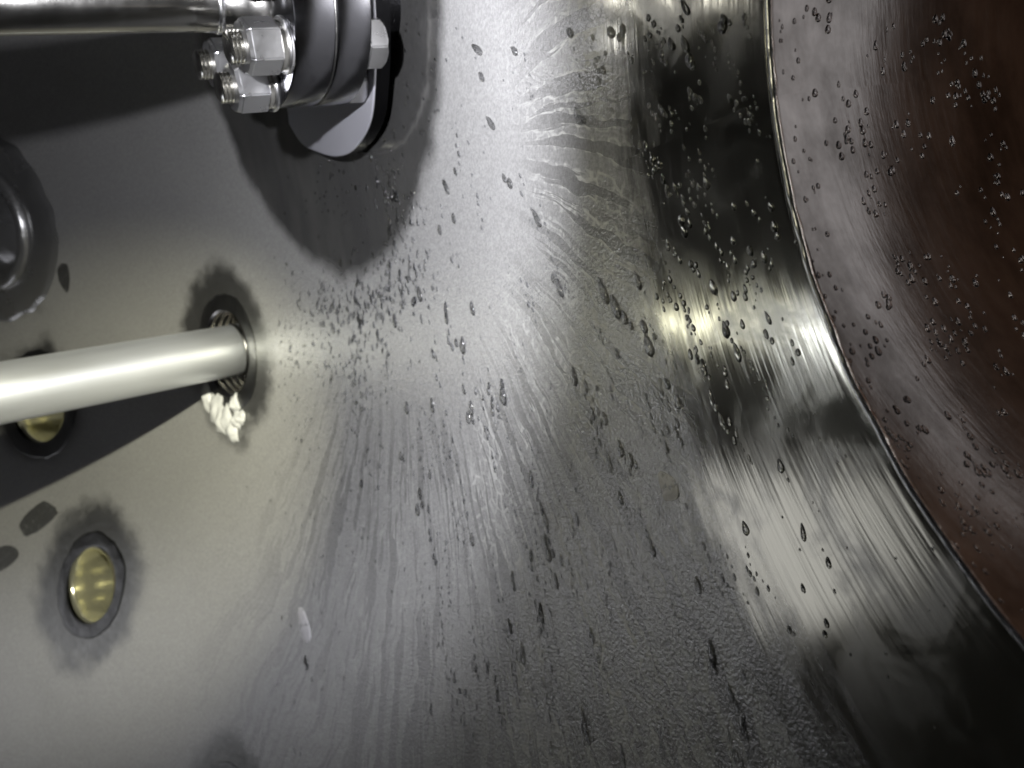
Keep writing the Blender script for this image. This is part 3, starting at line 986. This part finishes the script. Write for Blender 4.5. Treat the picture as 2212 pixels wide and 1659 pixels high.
# rivulets: short chains of drops that run off from the fan centre
for _ in range(120):
    px, py = U_(920, 1620), U_(60, 1600)
    big = U_(.8, 1.7)
    for j in range(random.randint(2, 8)):
        add_drop(px + G_(0, 4), py, U_(1.8, 5.0) * big)
        U0, V0, _t = on_wall(px, py)
        py += U_(9, 26); px += U_(9, 26) * (.05 + .55 * max(0, (px - 800) / 900))
for _ in range(70):
    px, py = U_(880, 1420), U_(820, 1500)
    for j in range(random.randint(4, 11)):
        add_drop(px + G_(0, 3), py, U_(1.4, 3.8))
        st_ = U_(8, 20)
        py += st_; px += st_ * (.02 + .5 * max(0, (px - 850) / 900))
# beads on the wet collar
for _ in range(60):
    px, py = U_(1390, 1730), U_(20, 780)
    big = U_(.8, 1.7)
    for j in range(random.randint(1, 4)):
        add_drop(px + G_(0, 5), py, U_(1.8, 5.2) * big, random.choice((0, 0, 5, 1, 2)))
        py += U_(8, 22); px += U_(0, 6)
for _ in range(40):
    px, py = U_(1560, 2080), U_(850, 1640)
    add_drop(px, py, U_(1.8, 4.6), random.choice((0, 5, 1)))
scatter(230, lambda: U_(600, 1560), lambda: U_(60, 1650), lambda: U_(1.2, 3.2))
scatter(60, lambda: U_(560, 1000), lambda: U_(1200, 1655), lambda: U_(1.4, 3.2))
# neck
for _ in range(120):
    px, py = U_(1690, 2200), U_(0, 1150)
    for j in range(random.randint(2, 6)):
        add_neck_drop(px + G_(0, 12), py + G_(0, 10), U_(2.6, 8.5))
        px += U_(0, 16); py += U_(-14, 26)
for _ in range(60):
    f = U_(0, 1); py = 1380 * f
    px = float(np.interp(py, [0, 300, 560, 800, 1000, 1190, 1380], [1650, 1690, 1740, 1820, 1930, 2050, 2200]))
    add_neck_drop(px + U_(15, 60), py, U_(2.5, 6))

drops.sort(key=lambda d: -d[0])
def zone_label(px, py, zone, big):
    if zone == 'neck':
        if px < 1850 and py < 560: return "water droplet on the pale strip of manway neck next to the weld bead", "droplets on the pale strip of the neck"
        if py < 560: return "water droplet on the dark brown upper part of the manway neck", "droplets on the brown neck"
        return "water droplet on the brushed lower part of the manway neck", "droplets on the lower neck"
    if zone == 'collar':
        if py < 200: return "bright water droplet at the top of the polished collar", "droplets at the top of the collar"
        if py < 620: return "water bead shining on the dark upper band of the polished collar", "beads on the dark collar"
        if py < 860: return "dark water droplet in the yellow glare on the polished collar", "droplets in the yellow glare"
        return "water droplet running down the grey lower part of the polished collar", "droplets on the lower collar"
    if 1290 < px < 1425 and 600 < py < 775 and big: return "large dark droplet in the slanting chain just left of the yellow glare", "chain of large dark droplets"
    if px < 960 and py < 600: return "small water droplet on the dark patch around the backing plate", "droplets around the backing plate"
    if px < 960 and py < 860: return "tiny water droplet in the dense cluster right of the pale tube", "dense droplet cluster"
    if px < 960: return "water droplet low on the wall below the dense droplet cluster", "droplets low on the wall"
    if py < 560: return "water droplet on the satin wall between flange and polished collar", "droplets right of the flange"
    if py < 930: return "water droplet on the bright middle of the satin wall", "droplets in the bright middle"
    return "water droplet among the run-off streaks on the lower right wall", "droplets among the streaks"
NIND = 300
def to_pic(p):
    q = camo.matrix_world.inverted() @ p
    return 1106 + 1600 * q.x / -q.z, 829 - 1600 * q.y / -q.z
for size, mw, k, zone in drops[:NIND]:
    o = bpy.data.objects.new("water_droplet", DM[k] if zone != 'neck' else DN[k])
    COL.objects.link(o)
    o.matrix_world = mw
    lb, gp = zone_label(*to_pic(mw.translation), zone, size > 6)
    tag(o, lb, "droplet", gp)
rest = {}
for size, mw, k, zone in drops[NIND:]:
    rest.setdefault(zone, []).append((mw, k))
for zone, lst in rest.items():
    V_, F_ = [], []
    for mw, k in lst:
        b = len(V_)
        V_ += [tuple(mw @ v.co) for v in DM[k].vertices]
        F_ += [tuple(b + i for i in p.vertices) for p in DM[k].polygons]
    o = obj("fine_droplets", mesh("fine_droplets", V_, F_), M['water' if zone == 'collar' else 'mist'])
    o['kind'] = 'stuff'
    tag(o, {'wall': "fine water droplets spread over the satin steel wall", 'collar': "fine water droplets on the polished collar",
            'neck': "fine water droplets over the manway neck"}[zone], "droplets")
print("drops", len(drops))
